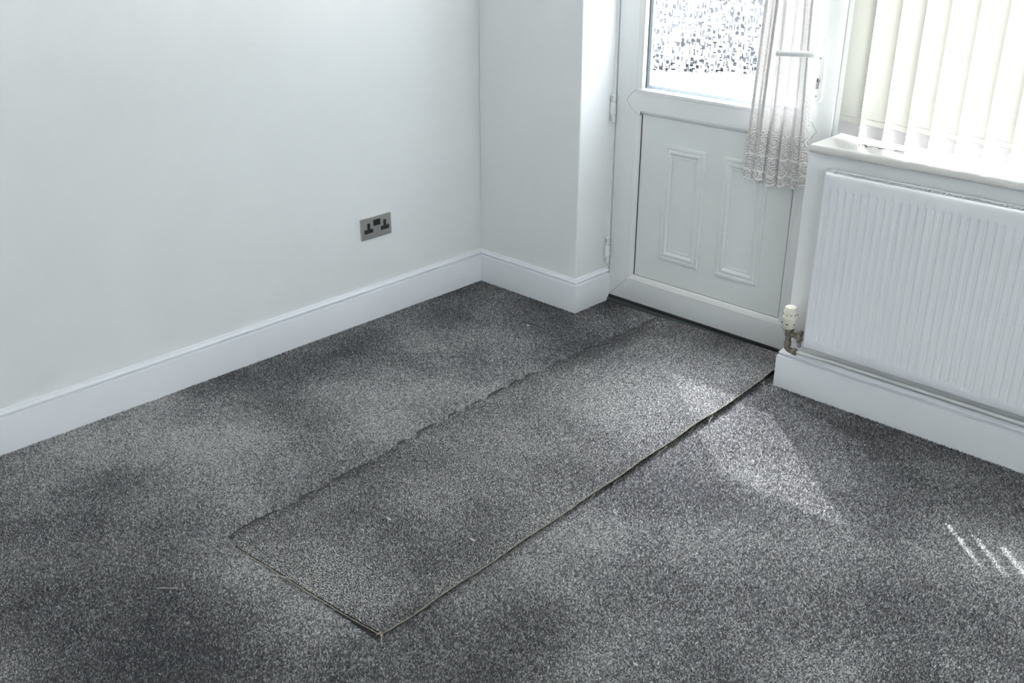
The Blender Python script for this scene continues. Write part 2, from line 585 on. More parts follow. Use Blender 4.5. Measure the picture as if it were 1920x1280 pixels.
# lower infill panel with gaskets
rel(box('infill_panel', (px0 + .003, YD + .014, pz0 + .002), (px1 - .002, YD + .03, pz1 + .01), 'upvc_panel'))
rel(box('gasket', (px0 - .0005, YD + .0125, pz0), (px0 + .003, YD + .03, pz1), 'gasket'))
rel(box('gasket', (px1 - .002, YD + .0135, pz0), (px1 + .0005, YD + .03, pz1), 'joint'))
rel(box('gasket', (px0, YD + .0112, pz0 - .002), (px1, YD + .03, pz0 + .0030), 'brownjoint'))
# moulded rectangles on the panel
MO = [(0, .002), (0, -.004), (.002, -.0075), (.010, -.0085), (.013, -.005), (.016, -.0045), (.021, -.009), (.027, -.010),
      (.031, -.006), (.034, -.0015), (.038, -.001), (.041, -.0035), (.044, -.003), (.045, .002)]
for a, b in ((.756, .938), (1.019, 1.203)):
    ys = YD + .014
    x0, x1, z0, z1 = DX(a), DX(b), DZ(.225), DZ(.682)
    n = len(MO)
    verts, faces = [], []
    for cx, cz in ((0, 0), (1, 0), (1, 1), (0, 1)):
        for i, dy in MO:
            verts.append((x0 + i if cx == 0 else x1 - i, ys + dy, z0 + i if cz == 0 else z1 - i))
    for s in range(4):
        t = (s + 1) % 4
        for k in range(n):
            faces.append((s * n + k, s * n + (k + 1) % n, t * n + (k + 1) % n, t * n + k))
    o = mesh_obj('panel_moulding', verts, faces, 'upvc_panel'); smooth_by_angle(o, 25)
    rel(o)
# mid rail with pointed welded ends
def arrow(gr):
    xa, xb = DX(.573) - gr, sx1 - (DX(.573) - sx0) + gr
    zt, zb = DZ(.872) + gr * .5, DZ(.778) - gr * .5
    zm = DZ(.827)
    return [(xa, zm), (xa + .020, zt - .018), (xa + .040, zt - .002), (xa + .070, zt), (xb - .070, zt), (xb - .040, zt - .002), (xb - .020, zt - .018), (xb, zm),
            (xb - .022, zm - .030), (px1 + .004, zb), (px1 - gr, zb), (px1 - gr, DZ(.797)), (px0 + gr, DZ(.797)), (px0 + gr, zb), (px0 - .004, zb), (xa + .022, zm - .030)]
rel(prism('mid_rail_joint', arrow(.0019), YD - .0002, YD + .02, 'joint'))
rel(prism('mid_rail', arrow(0), YD - .0012, YD + .03, 'upvc', None, .0008))
CV = [(-.0012, .798), (-.0011, .797), (-.0004, .7925), (.0014, .788), (.0042, .784), (.0075, .7810), (.0110, .779), (.0145, .778), (.03, .778), (.03, .798)]
n = len(CV)
o = mesh_obj('mid_rail_curve', [(xq, YD + a, DZ(b)) for xq in (px0 - .0005, px1 + .0005) for a, b in CV],
             [(k, (k + 1) % n, n + (k + 1) % n, n + k) for k in range(n)] + [tuple(range(n))[::-1], tuple(range(n, 2 * n))], 'upvc')
smooth_by_angle(o, 40)
rel(o)
rel(box('mid_rail_ledge', (px0 - .02, YD - .004, DZ(.861)), (px1 + .02, YD + .01, DZ(.874)), 'upvc', None, .003, 3))
# glazing
gx0, gx1, gz0, gz1 = DX(.655), sx1 - (DX(.655) - sx0), DZ(.882), 2.0 - w_
frame4(('glass_bead', 'glass_bead', 'glass_bead', 'glass_bead'), DX(.632), sx1 - (DX(.632) - sx0), DZ(.866), gz1 + .02,
       [(0, .016), (0, .004), (.004, .003), (.010, .010), (.012, .018), (.012, .034), (0, .034)], YD, 'upvc')
frame4(('glass_gasket', 'glass_gasket'), DX(.6435), sx1 - (DX(.6435) - sx0), DZ(.878), gz1 + .01,
       [(0, .016), (.0018, .016), (.0018, .034), (0, .034)], YD, 'gasket', 0, 'lr')
frame4(('glass_spacer', 'glass_spacer', 'glass_spacer', 'glass_spacer'), DX(.6455), sx1 - (DX(.6455) - sx0), DZ(.879), gz1 + .01,
       [(0, .020), (.010, .024), (.010, .034), (0, .034)], YD, 'spacer')
o = mesh_obj('glass_pane', [(gx0 - .01, YD + .025, gz0 - .01), (gx1 + .01, YD + .025, gz0 - .01), (gx1 + .01, YD + .025, gz1 + .01), (gx0 - .01, YD + .025, gz1 + .01)], [(0, 1, 2, 3)], 'pattern_glass')
tag(rel(o), 'frosted pane patterned with little squares')
# threshold
rel(box('threshold_bar', (XP, YD - .012, -.006), (sx1 + .04, YD + .06, .006), 'threshold', None, .0015))
rel(box('threshold_seal', (XP + .002, YD - .003, .006), (sx1 + .03, YD + .03, sz0 - .0025), 'gasket'))
rel(box('threshold_lip', (XP + .002, YD - .0105, .006), (sx1 + .03, YD - .0068, .0118), 'threshold', None, .0009))
# hinges
for za, zb in ((.736, .843), (.154, .263)):
    za, zb = DZ(za), DZ(zb)
    x, y = sx0 - .004, YD - .017
    hb = rel(box('hinge', (x - .0075, y - .007, za + .030), (x + .0075, y + .014, zb - .030), 'upvc', None, .003, 3))
    for a, b in ((za, za + .029), (zb - .029, zb)):
        k = box('hinge_knuckle', (x - .006, y - .0065, a), (x + .007, y + .013, b), 'upvc', hb, .0025, 3)
        box('hinge_pin_cap', (x - .0035, y - .0075, a + .006), (x + .0045, y - .005, b - .006), 'chrome', hb, .001)
    box('hinge_leaf', (x - .010, y + .004, za + .006), (x + .002, y + .018, zb - .004), 'joint', hb)
# handle
hx, hz0, hz1 = DX(1.357), DZ(.922), DZ(1.137)
def stadium(cx, z0, z1, hw, n=10):
    p = []
    for k in range(n + 1):
        a = PI * k / n
        p.append((cx + hw * math.cos(a), z1 - hw + hw * math.sin(a)))
    for k in range(n + 1):
        a = PI + PI * k / n
        p.append((cx + hw * math.cos(a), z0 + hw + hw * math.sin(a)))
    return p
hp = rel(prism('handle_plate', stadium(hx, hz0, hz1, .0185), YD - .010, YD, 'upvc', None, .004, 3))
smooth_by_angle(hp, 40)
zl = DZ(1.084)
lv = bmesh.new()
add_lathe(lv, [(.012, 0), (.011, -.018), (.010, -.040), (.0105, -.052)], (hx + .002, YD - .008, zl), 'y', 16)
pts = [(hx + .010, YD - .054, zl), (hx + .004, YD - .056, zl + .0005), (hx - .02, YD - .058, zl), (hx - .06, YD - .058, zl - .003), (hx - .10, YD - .057, zl - .006), (hx - .133, YD - .055, zl - .008), (hx - .137, YD - .055, zl - .008)]
add_tube(lv, pts, [.006, .0098, .0105, .0098, .0092, .0088, .004], 14)
bm_obj('handle_lever', lv, 'upvc', hp, True)
for zz, rr in ((1.069, .0032), (.946, .0032)):
    lathe('handle_screw', [(rr, 0), (rr, -.0012), (rr * .5, -.0016)], (hx, YD - .0098, DZ(zz)), 'keyhole', hp, 'y', 12)
kz = DZ(.990)
lathe('lock_cylinder', [(.0085, 0), (.0085, -.002), (.006, -.0026)], (hx, YD - .0098, kz + .008), 'chrome', hp, 'y', 18)
box('lock_cylinder_tail', (hx - .0052, YD - .0118, kz - .020), (hx + .0052, YD - .009, kz + .004), 'keyhole', hp, .0015)
box('keyway', (hx - .0016, YD - .0131, kz + .002), (hx + .0016, YD - .0123, kz + .0135), 'black', hp)

# ------------------------------------------------------------------ window
win = struct(empty('window_1', (2.4, .22, .86)), 'white framed window behind the cream vertical blind', 'window')
WL = Vector(win.location)
def relw(o):
    o.parent = win; o.location = -WL; return o
wx0 = DX(1.453)
for nm, lo, hi in (('bottom_frame', (wx0, YD + .004, .84), (WX1, YD + .09, .915)), ('top_frame', (wx0, YD + .004, 1.99), (WX1, YD + .09, 2.06)),
                   ('side_frame', (WX1 - .06, YD + .004, .915), (WX1, YD + .09, 1.99)), ('mullion', (2.47, YD + .004, .915), (2.53, YD + .09, 1.99))):
    relw(box(nm, lo, hi, 'upvc', None, .004))
for a, b in ((wx0, 2.47), (2.53, WX1 - .06)):
    relw(mesh_obj('pane', [(a, YD + .05, .915), (b, YD + .05, .915), (b, YD + .05, 1.99), (a, YD + .05, 1.99)], [(0, 1, 2, 3)], 'glass'))
# sill board with a rounded nose
SX0, SZ = 1.484, 0.855
bm = bmesh.new()
add_box(bm, (SX0, -.028, SZ - .030), (WX1, YD + .02, SZ))
es = [e for e in bm.edges if all(v.co.y < 0 for v in e.verts) and abs(e.verts[0].co.z - e.verts[1].co.z) < 1e-5]
es += [e for e in bm.edges if all(v.co.x < SX0 + .001 for v in e.verts) and abs(e.verts[0].co.z - e.verts[1].co.z) < 1e-5 and e not in es and all(v.co.z > SZ - .001 for v in e.verts)]
bmesh.ops.bevel(bm, geom=es, offset=.013, segments=5, profile=.5, affect='EDGES')
o = bm_obj('window_sill', bm, 'sill'); smooth_by_angle(o, 40)
relw(o)

# ------------------------------------------------------------------ vertical blind
blind = tag(empty('vertical_blind', (2.45, .1, 2.0)), 'cream fabric vertical blind hanging over the window', 'blind')
BL = Vector(blind.location)
box('headrail', (1.50 - BL.x, -.018, -.005), (WX1 - BL.x - .01, .022, .03), 'white_plastic', blind, .003)
VW, VB, VT = .089, .866, 1.992
def vane(cx, a0, a1, curve, zoff=0.0):
    piv = empty_loc = Vector((cx, .10, 0))
    nx, nz = 8, 26
    verts, faces, uvs = [], [], []
    zb = VB + zoff
    for j in range(nz + 1):
        t = j / nz
        z = zb + (VT - zb) * t
        a = a0 + (a1 - a0) * max(0, min(1, (z - 1.31) / .14))
        for i in range(nx + 1):
            s = i / nx - .5
            lx = s * VW; ly = curve * (1 - (2 * s) ** 2) * (0.15 + 0.85 * min(1, t * 6))
            verts.append((lx * math.cos(a) + ly * math.sin(a), -lx * math.sin(a) + ly * math.cos(a), z - BL.z))
            uvs.append((s * VW, z))
    for j in range(nz):
        for i in range(nx):
            k = j * (nx + 1) + i
            faces.append((k, k + 1, k + nx + 2, k + nx + 1))
    me = bpy.data.meshes.new('vane')
    me.from_pydata(verts, [], faces)
    uvl = me.uv_layers.new(name='UVMap')
    for lp in me.loops:
        uvl.data[lp.index].uv = uvs[lp.vertex_index]
    o = link('vane', me, 'blind', blind, True)
    o.location = (cx - BL.x, .10 - BL.y, 0)
    # weight plate in its pocket, hem and chain clip
    def rot(lo, hi, nm, mat, bev=.0006):
        w = box(nm, lo, hi, mat, o, bev)
        w.rotation_euler = (0, 0, -a0)
        return w
    zz = zb - BL.z
    rot((-VW / 2 + .0005, -.0016, zz + .001), (VW / 2 - .0005, .0016, zz + .040), 'bottom_weight', 'weight')
    rot((-VW / 2 - .0002, -.0020, zz + .056), (VW / 2 + .0002, -.0003, zz + .058), 'hem', 'weight', 0)
    rot((VW / 2 - .004, -.004, zz + .026), (VW / 2 + .004, .004, zz + .031), 'chain_clip', 'white_plastic', .0008)
    return o
edges = [1.587, 1.663, 1.735, 1.806, 1.885, 1.963]
while edges[-1] < WX1 - .05:
    edges.append(edges[-1] + .0755)
for k, e in enumerate(edges):
    a0 = math.radians((18, 15, 16.5, 16, 15.5, 14.5, 15, 15)[k] if k < 8 else random.uniform(11, 14))
    a1 = a0 - math.radians(10 + random.uniform(-1, 1))
    vane(e - VW / 2 * math.cos(a0), a0, a1, random.uniform(.001, .004), random.uniform(0, .003))
# bead chain lying on the sill
ch = bmesh.new()
zc = SZ + .0022
pts = []
for k in range(34):
    t = k / 33
    x = 1.612 + .135 * t + .006 * math.sin(t * 19)
    y = .045 + .010 * math.sin(t * 23) * (1 - t) + .012 * t
    pts.append(Vector((x, y, zc)))
for p in pts:
    bmesh.ops.create_icosphere(ch, subdivisions=1, radius=.0022, matrix=Matrix.Translation(p))
add_tube(ch, pts, .0006, 4)
tag(bm_obj('bead_chain', ch, 'joint'), 'loose grey bead chain lying on the window sill', 'chain')

# ------------------------------------------------------------------ lace curtain
nu, nv = 150, 60
zt, zb = 1.93, .628
verts, faces, uvs = [], [], []
for j in range(nv + 1):
    t = j / nv
    z = zb + (zt - zb) * t
    w = max(0, min(1, (z - .62) / .62))
    xa = 1.126 * (1 - w) + 1.158 * w
    xc = 1.376 * (1 - w) + 1.345 * w
    for i in range(nu + 1):
        s = i / nu
        ph = 2 * PI * (6.2 * s + .25 * math.sin(5 * s + 1.3) + .05 * math.sin(3 * t + 4 * s))
        am = .0155 * (0.75 + .35 * math.sin(11 * s + 2)) * (1 - .25 * t)
        x = xa + (xc - xa) * s + .010 * math.sin(2 * ph + .6) * (.6 + .4 * math.sin(7 * s))
        y = .181 + am * math.sin(ph) + .003 * math.sin(17 * s + 6 * t)
        hem = (.006 * math.sin(ph * .5 + 1) + .007 * abs(math.sin(s * 14)) + .016 * abs(s - .45) ** 1.0) * max(0, 1 - t * 12)
        verts.append((x, y, z + hem))
        uvs.append((s * .62, z - zb))
for j in range(nv):
    for i in range(nu):
        k = j * (nu + 1) + i
        faces.append((k, k + 1, k + nu + 2, k + nu + 1))
me = bpy.data.meshes.new('lace_panel')
me.from_pydata(verts, [], faces)
uvl = me.uv_layers.new(name='UVMap')
for lp in me.loops:
    uvl.data[lp.index].uv = uvs[lp.vertex_index]
cur = tag(empty('lace_curtain', (1.25, .181, 1.94)), 'gathered white floral lace curtain hanging beside the door handle', 'curtain')
o = link('lace_panel', me, 'lace', cur, True); o.location = -Vector(cur.location)
rod = tube('curtain_wire', [(.60, .185, 1.935), (1.40, .185, 1.935)], .003, 'white_plastic', cur, 8); rod.location = -Vector(cur.location)

# ------------------------------------------------------------------ radiator
RX0, RZ0, RZ1, RYF = 1.563, .193, .781, -.0573
PITCH, NF = .0249, 54
rad = tag(empty('radiator', (RX0, RYF, 0)), 'white ribbed panel radiator fixed below the window sill', 'radiator')
rad.location = (0, 0, 0)
xs = [(RX0 + .0, .010), (RX0 + .0015, .002), (RX0 + .004, 0), (RX0 + .0105, 0), (RX0 + .012, .0012), (RX0 + .0135, 0)]
x = RX0 + .0155
gx = []
for k in range(NF):
    c = 1.586 + k * PITCH
    for dx, d in ((-.0058, 0), (-.0045, .25), (-.0034, .9), (0, 1.0), (.0034, .9), (.0045, .25), (.0058, 0)):
        gx.append((c + dx, d))
RX1 = 1.586 + NF * PITCH
zs = [(RZ0, .010, 0), (RZ0 + .002, .002, 0), (RZ0 + .005, 0, 0), (.2240, 0, 0), (.2265, 0, .3), (.2315, 0, 1), (.48, 0, 1), (.7300, 0, 1), (.7350, 0, .3), (.7370, 0, 0), (RZ1 - .014, 0, 0), (RZ1 - .006, .0006, 0), (RZ1 - .0015, .0035, 0), (RZ1, .009, 0)]
cols = [(a, b, 0) for a, b in xs] + [(a, 0, d) for a, d in gx] + [(RX1, 0, 0), (RX1 + .004, .002, 0), (RX1 + .006, .010, 0)]
verts, faces = [], []
for z, zd, zi in zs:
    for xx, xd_, gd in cols:
        verts.append((xx, RYF + max(zd, xd_) + .0034 * gd * zi, z))
nc = len(cols)
for j in range(len(zs) - 1):
    for i in range(nc - 1):
        k = j * nc + i
        faces.append((k, k + 1, k + nc + 1, k + nc))
fp = mesh_obj('front_panel', verts, faces, 'radiator', rad, True)
box('side_panel', (RX0 - .0035, RYF + .006, RZ0 + .012), (RX0 + .0005, -.010, RZ1 + .001), 'radiator', rad, .0015)
box('side_panel', (RX1 + .005, RYF + .006, RZ0 + .012), (RX1 + .009, -.010, RZ1 + .001), 'radiator', rad, .0015)
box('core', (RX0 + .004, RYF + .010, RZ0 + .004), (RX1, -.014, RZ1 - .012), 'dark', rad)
gb = bmesh.new()
add_box(gb, (RX0 - .003, RYF + .007, RZ1 - .006), (RX1 + .008, RYF + .012, RZ1 + .0003), .0010)
add_box(gb, (RX0 - .003, -.017, RZ1 - .006), (RX1 + .008, -.011, RZ1 + .0025), .0012)
xx = RX0 - .003
add_box(gb, (xx, RYF + .010, RZ1 - .006), (RX0 + .022, -.012, RZ1 + .002))
xx = RX0 + .022
while xx < RX1:
    add_box(gb, (xx + .0040, RYF + .010, RZ1 - .006), (xx + .0068, -.012, RZ1 - .0002))
    xx += .0068
bm_obj('top_grille', gb, 'radiator', rad)
for bx in (1.75, 2.70):
    box('wall_bracket', (bx, -.016, .30), (bx + .03, YW - .0012, .70), 'radiator', rad)
# thermostatic valve
vx, vy = 1.4975, -.034
vb_ = lathe('valve_body', [(.0085, .158), (.0098, .160), (.0098, .170), (.0118, .172), (.0118, .186), (.0095, .189), (.0095, .204), (.0125, .207),
                           (.0135, .216), (.0135, .226), (.0165, .228), (.0165, .236)], (vx, vy, 0), 'brass', rad, 'z', 16)
hd_ = lathe('valve_head', [(.0175, .234), (.0205, .238), (.0228, .252), (.0240, .268), (.0246, .2715), (.0246, .2745), (.0235, .276), (.0228, .290), (.0212, .304), (.0185, .3105), (.012, .3125), (.003, .313)],
            (vx - .003, vy, 0), 'cream', vb_, 'z', 28)
for k in range(7):
    a = -PI / 2 + (k - 3) * .62
    box('head_slot', (vx - .003 + .0228 * math.cos(a) - .0022, vy + .0228 * math.sin(a) - .0022, .2855), (vx - .003 + .0228 * math.cos(a) + .0022, vy + .0228 * math.sin(a) + .0022, .2895), 'joint', vb_, .0008)
for k in (-1, 0, 1):
    a = -PI / 2 + .15 + k * 1.0
    box('head_mark', (vx - .003 + .0226 * math.cos(a) - .004, vy + .0226 * math.sin(a) - .002, .2525), (vx - .003 + .0226 * math.cos(a) + .004, vy + .0226 * math.sin(a) + .002, .2555), 'black', vb_, .0008)
lathe('valve_tail', [(.009, .006), (.009, .024), (.0115, .025), (.0115, .036), (.0125, .0365), (.0125, .049), (.0095, .050), (.0095, .068)], (vx, vy, .214), 'brass', vb_, 'x', 8)
box('union_nut', (vx + .036, vy - .014, .196), (vx + .0475, vy + .014, .232), 'brass', vb_, .003)
box('drain_spigot', (vx + .037, vy - .006, .178), (vx + .047, vy + .004, .197), 'keyhole', vb_, .0015)
tube('pipe_elbow', [(vx, vy, .176), (vx, vy, .166), (vx + .004, vy, .159), (vx + .012, vy, .1565), (vx + .024, vy, .1565)], .0095, 'brass', vb_, 12)
lathe('elbow_nut', [(.0108, .021), (.0118, .022), (.0118, .034), (.010, .035)], (vx, vy, .1565), 'brass', vb_, 'x', 10)
tube('feed_pipe', [(vx + .03, vy, .1565), (vx + .06, vy + .006, .1565), (RX0 + .1, vy + .016, .1562), (RX1 - .02, vy + .016, .1562)], .006, 'white_plastic', rad, 10)

# ------------------------------------------------------------------ socket on the left wall
so = tag(empty('wall_socket', (XL, -.5565, .3715)), 'brushed steel double plug socket with black inserts on the white wall', 'socket')
def sbox(nm, y0, y1, z0, z1, d0, d1, mat, bev=.0, par=None):
    lo = (d0, y0 + .5565, z0 - .3715); hi = (d1, y1 + .5565, z1 - .3715)
    return box(nm, lo, hi, mat, par or so, bev)
pl = sbox('back_box_rim', -.6305, -.4825, .330, .413, 0, .0035, 'white_plastic', .0006)
pl = sbox('face_plate', -.6315, -.4815, .3285, .4145, .003, .0075, 'steel', .0018)
for yc in (-.594, -.514):
    bm = bmesh.new()
    add_box(bm, (.004, yc + .5565 - .021, .352 - .3715), (.0079, yc + .5565 + .021, .368 - .3715), .0008)
    add_box(bm, (.004, yc + .5565 - .0075, .367 - .3715), (.0079, yc + .5565 + .0075, .392 - .3715), .0008)
    ins = bm_obj('pin_insert', bm, 'black', so)
    for dy in (-.013, .013):
        box('live_slot', (.0076, yc + .5565 + dy - .0036, .3575 - .3715), (.0081, yc + .5565 + dy + .0036, .3625 - .3715), 'gasket', ins)
    box('earth_slot', (.0076, yc + .5565 - .0024, .378 - .3715), (.0081, yc + .5565 + .0024, .387 - .3715), 'gasket', ins)
sbox('switch_insert', -.571, -.536, .3765, .4015, .004, .0080, 'black', .0008)
for yc in (-.5625, -.5445):
    sbox('rocker_switch', yc - .0072, yc + .0072, .3785, .3995, .006, .0098, 'black', .0014)
for yc in (-.6165, -.4965):
    lathe('plate_screw', [(.0042, .0070), (.0042, .0082), (.002, .0086)], (0, yc + .5565, 0.0), 'chrome', so, 'x', 14)


# ------------------------------------------------------------------ carpet pile
def lattice(cell, seed):
    r = np.random.default_rng(seed)
    tab = r.random((256, 256))
    def f(x, y):
        gx_, gy_ = x / cell + 60, y / cell + 60
        ix, iy = np.floor(gx_).astype(int), np.floor(gy_).astype(int)
        fx, fy = gx_ - ix, gy_ - iy
        fx = fx * fx * (3 - 2 * fx); fy = fy * fy * (3 - 2 * fy)
        q = lambda a, b: tab[(ix + a) % 256, (iy + b) % 256]
        return (q(0, 0) * (1 - fx) + q(1, 0) * fx) * (1 - fy) + (q(0, 1) * (1 - fx) + q(1, 1) * fx) * fy
    return f


N1, N2, N3, N4, N5 = lattice(.42, 1), lattice(.19, 2), lattice(.085, 3), lattice(.40, 4), lattice(.17, 5)


# brushed pile marks, nap shading also put into yarn colour: x, y, radius, which way it lies
BLOBS = [(1.34, -1.38, 0.10, -1.0), (0.93, -1.39, 0.06, -0.8), (0.94, -0.32, 0.06, -0.7), (0.94, -0.00, 0.10, -0.9), (0.22, -1.71, 0.08, -0.7), (0.43, -2.08, 0.12, -0.8), (1.88, -1.23, 0.12, -0.7), (2.09, -0.49, 0.12, -0.6), (1.72, -1.61, 0.14, -0.8), (1.21, -0.98, 0.06, -0.6), (0.97, -1.52, 0.06, -0.6), (0.03, -1.43, 0.06, -0.6), (2.35, -0.83, 0.12, -0.5), (1.12, -2.22, 0.20, -0.7), (1.32, -1.56, 0.06, -0.8), (1.29, -1.25, 0.06, -0.8), (0.56, -0.08, 0.06, -0.7), (1.09, -1.54, 0.05, 1.0), (0.67, -0.87, 0.12, 0.8), (1.00, -0.81, 0.08, 0.8), (0.34, -1.08, 0.16, 0.8), (0.33, -0.72, 0.14, 0.8), (1.76, -0.95, 0.10, 0.8), (0.93, -1.74, 0.07, 0.7), (0.52, -1.55, 0.14, 0.7), (1.60, -1.09, 0.09, 0.8), (1.07, -0.59, 0.07, 0.7), (1.26, -1.74, 0.06, 0.4), (0.77, -1.52, 0.08, 0.6), (0.98, -1.02, 0.08, 0.7), (1.77, -0.56, 0.10, 0.5)]


def nap(x, y):
    """which way the pile is brushed: lean vector, in tuft heights"""
    u = .55 * N1(x * .8 + y * .5, y - .3 * x) + .33 * N2(x, y) + .12 * N3(x, y) - .5
    wx, wy = x + .10 * (N2(y, x) - .5) + .05 * (N3(x + 3, y) - .5), y + .10 * (N5(y, x) - .5) + .05 * (N3(x, y + 5) - .5)
    for bx, by, br, bs in BLOBS:
        u = u + .15 * bs * np.exp(-(((wx - bx) ** 2 + (wy - by) ** 2) / (br * 1.15) ** 2))
    v = .6 * N4(x, y) + .4 * N5(x, y) - .5
    return u, v


def pile_mesh(name, pos, edge_u, mat, parent, h=.0052, w=.0025, seed=3, bright=0.0, amp=1.0):
    n = len(pos)
    r = np.random.default_rng(seed)
    u, v = nap(pos[:, 0], pos[:, 1])
    if edge_u is not None:                       # pile falls over the cut edge, its shading put into yarn too
        u = u - .22 * np.exp(-edge_u / .05) * (.4 + 1.2 * N2(pos[:, 0], pos[:, 1]))
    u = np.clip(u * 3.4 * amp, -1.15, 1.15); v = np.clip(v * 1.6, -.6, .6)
    # u > 0: brushed towards the viewer's side, u < 0: away
    dx, dy = .70, -.71
    hh = h * (1 + r.normal(0, .13, n))
    lean = np.stack([(dx * u - dy * v * .6), (dy * u + dx * v * .6)], 1) * hh[:, None] * .36 + r.normal(0, .0016, (n, 2))
    rot = r.random(n) * 2 * PI
    V = np.empty((n, 4, 3), np.float32)
    ww = w * (1 + r.normal(0, .15, n))
    for k in range(3):
        a = rot + k * 2 * PI / 3
        V[:, k, 0] = pos[:, 0] + ww * np.cos(a)
        V[:, k, 1] = pos[:, 1] + ww * np.sin(a)
        V[:, k, 2] = pos[:, 2]
    V[:, 3, 0] = pos[:, 0] + lean[:, 0]
    V[:, 3, 1] = pos[:, 1] + lean[:, 1]
    V[:, 3, 2] = pos[:, 2] + hh * (1 - .22 * np.abs(u))
    base = np.arange(n)[:, None] * 4
    Fc = np.array([[0, 1, 3], [1, 2, 3], [2, 0, 3]])
    loops = (base[:, :, None] + Fc[None]).reshape(-1).astype(np.int32)
    me = bpy.data.meshes.new(name)
    me.vertices.add(n * 4)
    me.vertices.foreach_set('co', V.reshape(-1))
    me.loops.add(len(loops))
    me.loops.foreach_set('vertex_index', loops)
    me.polygons.add(n * 3)
    me.polygons.foreach_set('loop_start', np.arange(0, n * 9, 3, dtype=np.int32))
    me.update(calc_edges=True)
    at = me.attributes.new('yarn', 'FLOAT', 'POINT')
    val = np.clip(r.beta(1.9, 2.3, n) + bright + .30 * u, 0, 1)  # nap shading painted in
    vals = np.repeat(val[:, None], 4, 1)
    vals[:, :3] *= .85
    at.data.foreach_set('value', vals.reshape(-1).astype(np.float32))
    o = link(name, me, mat, parent)
    o['kind'] = 'stuff'
    return o


def jitter_grid(x0, x1, y0, y1, sp, seed):
    r = np.random.default_rng(seed)
    X, Y = np.meshgrid(np.arange(x0, x1, sp), np.arange(y0, y1, sp))
    X = X.reshape(-1) + r.uniform(-.45, .45, X.size) * sp
    Y = Y.reshape(-1) + r.uniform(-.45, .45, Y.size) * sp
    return X, Y


X, Y = jitter_grid(.001, 3.25, -2.95, .205, .0031, 5)
keep = ~((Y > -.002) & (X < XP + .018)) & ~((Y > YW - .020) & (X > XW - .020)) & (Y < YD - .012) & (Y > X - 3.85)
X, Y = X[keep], Y[keep]

# the loose runner: outline of its long edges, lift of the right-hand edge
ly = np.array([-1.83, -1.58, -1.337, -1.05, -.513, .203])
lxs = np.array([.868, .862, .846, .815, .792, .812])
ry = np.array([-1.795, -1.464, -1.146, -.893, -.65, -.467, -.3, -.103, .079, .203])
rxs = np.array([1.479, 1.468, 1.458, 1.447, 1.441, 1.437, 1.434, 1.424, 1.420, 1.418])
def rug_xy(u, v):
    """u across (0 left .. 1 right), v along (0 near end .. 1 door)"""
    y0 = -1.826 + .036 * u ** 1.5 + np.where(u < .07, .02 * (.07 - u) / .07, 0)
    y = y0 + (.202 - y0) * v
    xa = np.interp(y, ly, lxs); xb = np.interp(y, ry, rxs)
    return xa + (xb - xa) * u + .002 * np.sin(y * 23 + u * 3), y
def rug_z(u, v):
    y = -1.82 + 2.02 * v
    lift = .0165 * np.exp(-((y - .03) / .17) ** 2) + .007 * np.exp(-((y + .38) / .16) ** 2) + .003 * np.exp(-((y + .78) / .2) ** 2) + .0015 * np.sin(y * 9)
    e = np.clip((u - .45) / .55, 0, 1) ** 2.2
    end = .0015 * np.clip((.04 - v) / .04, 0, 1) * u
    sm = np.clip(u / .5, 0, 1); sm = sm * sm * (3 - 2 * sm)
    return -.0056 + .0095 * sm + .0035 * np.clip((u - .8) / .2, 0, 1) ** 1.5 + np.maximum(0, lift) * e + end + .0012 * np.sin(u * 7 + 3 * v) * u * (1 - u)
rug = tag(empty('carpet_runner', (1.14, -.8, 0)), 'loose dark grey carpet strip with a fraying jute edge lying before the door', 'carpet strip')
RL = Vector(rug.location)
nu, nv = 26, 90
TH = .0045
verts, faces = [], []
for layer in (0, 1):
    for j in range(nv + 1):
        for i in range(nu + 1):
            u, v = i / nu, j / nv
            xx, yy = rug_xy(np.array(u), np.array(v))
            verts.append((float(xx), float(yy), float(rug_z(np.array(u), np.array(v))) + (TH if layer else 0)))
n1 = (nu + 1) * (nv + 1)
for j in range(nv):
    for i in range(nu):
        k = j * (nu + 1) + i
        faces.append((k, k + nu + 1, k + nu + 2, k + 1))
        faces.append((n1 + k, n1 + k + 1, n1 + k + nu + 2, n1 + k + nu + 1))
def side(a, b):
    faces.append((a, b, n1 + b, n1 + a))
for j in range(nv):
    side(j * (nu + 1), (j + 1) * (nu + 1)); side(j * (nu + 1) + nu, (j + 1) * (nu + 1) + nu)
for i in range(nu):
    side(i, i + 1); side(nv * (nu + 1) + i, nv * (nu + 1) + i + 1)
o = mesh_obj('backing', verts, faces, 'backing', rug); o.location = -RL

def inside_rug(x, y, m):
    xa = np.interp(y, ly, lxs); xb = np.interp(y, ry, rxs)
    return (x > xa + m) & (x < xb - m) & (y > -1.815 + m)
kp = ~inside_rug(X, Y, .03) & ~(inside_rug(X + .019 * np.clip(1.7 * N3(X * 2.2, Y * 2.2) - .1, .28, 1), Y, 0) & (X < 1.1)) & ~inside_rug(X, Y, .012)
X, Y = X[kp], Y[kp]
pos = np.stack([X, Y, np.full(len(X), -.0048)], 1)
o = pile_mesh('carpet_pile', pos, None, 'pile', fl, seed=21)
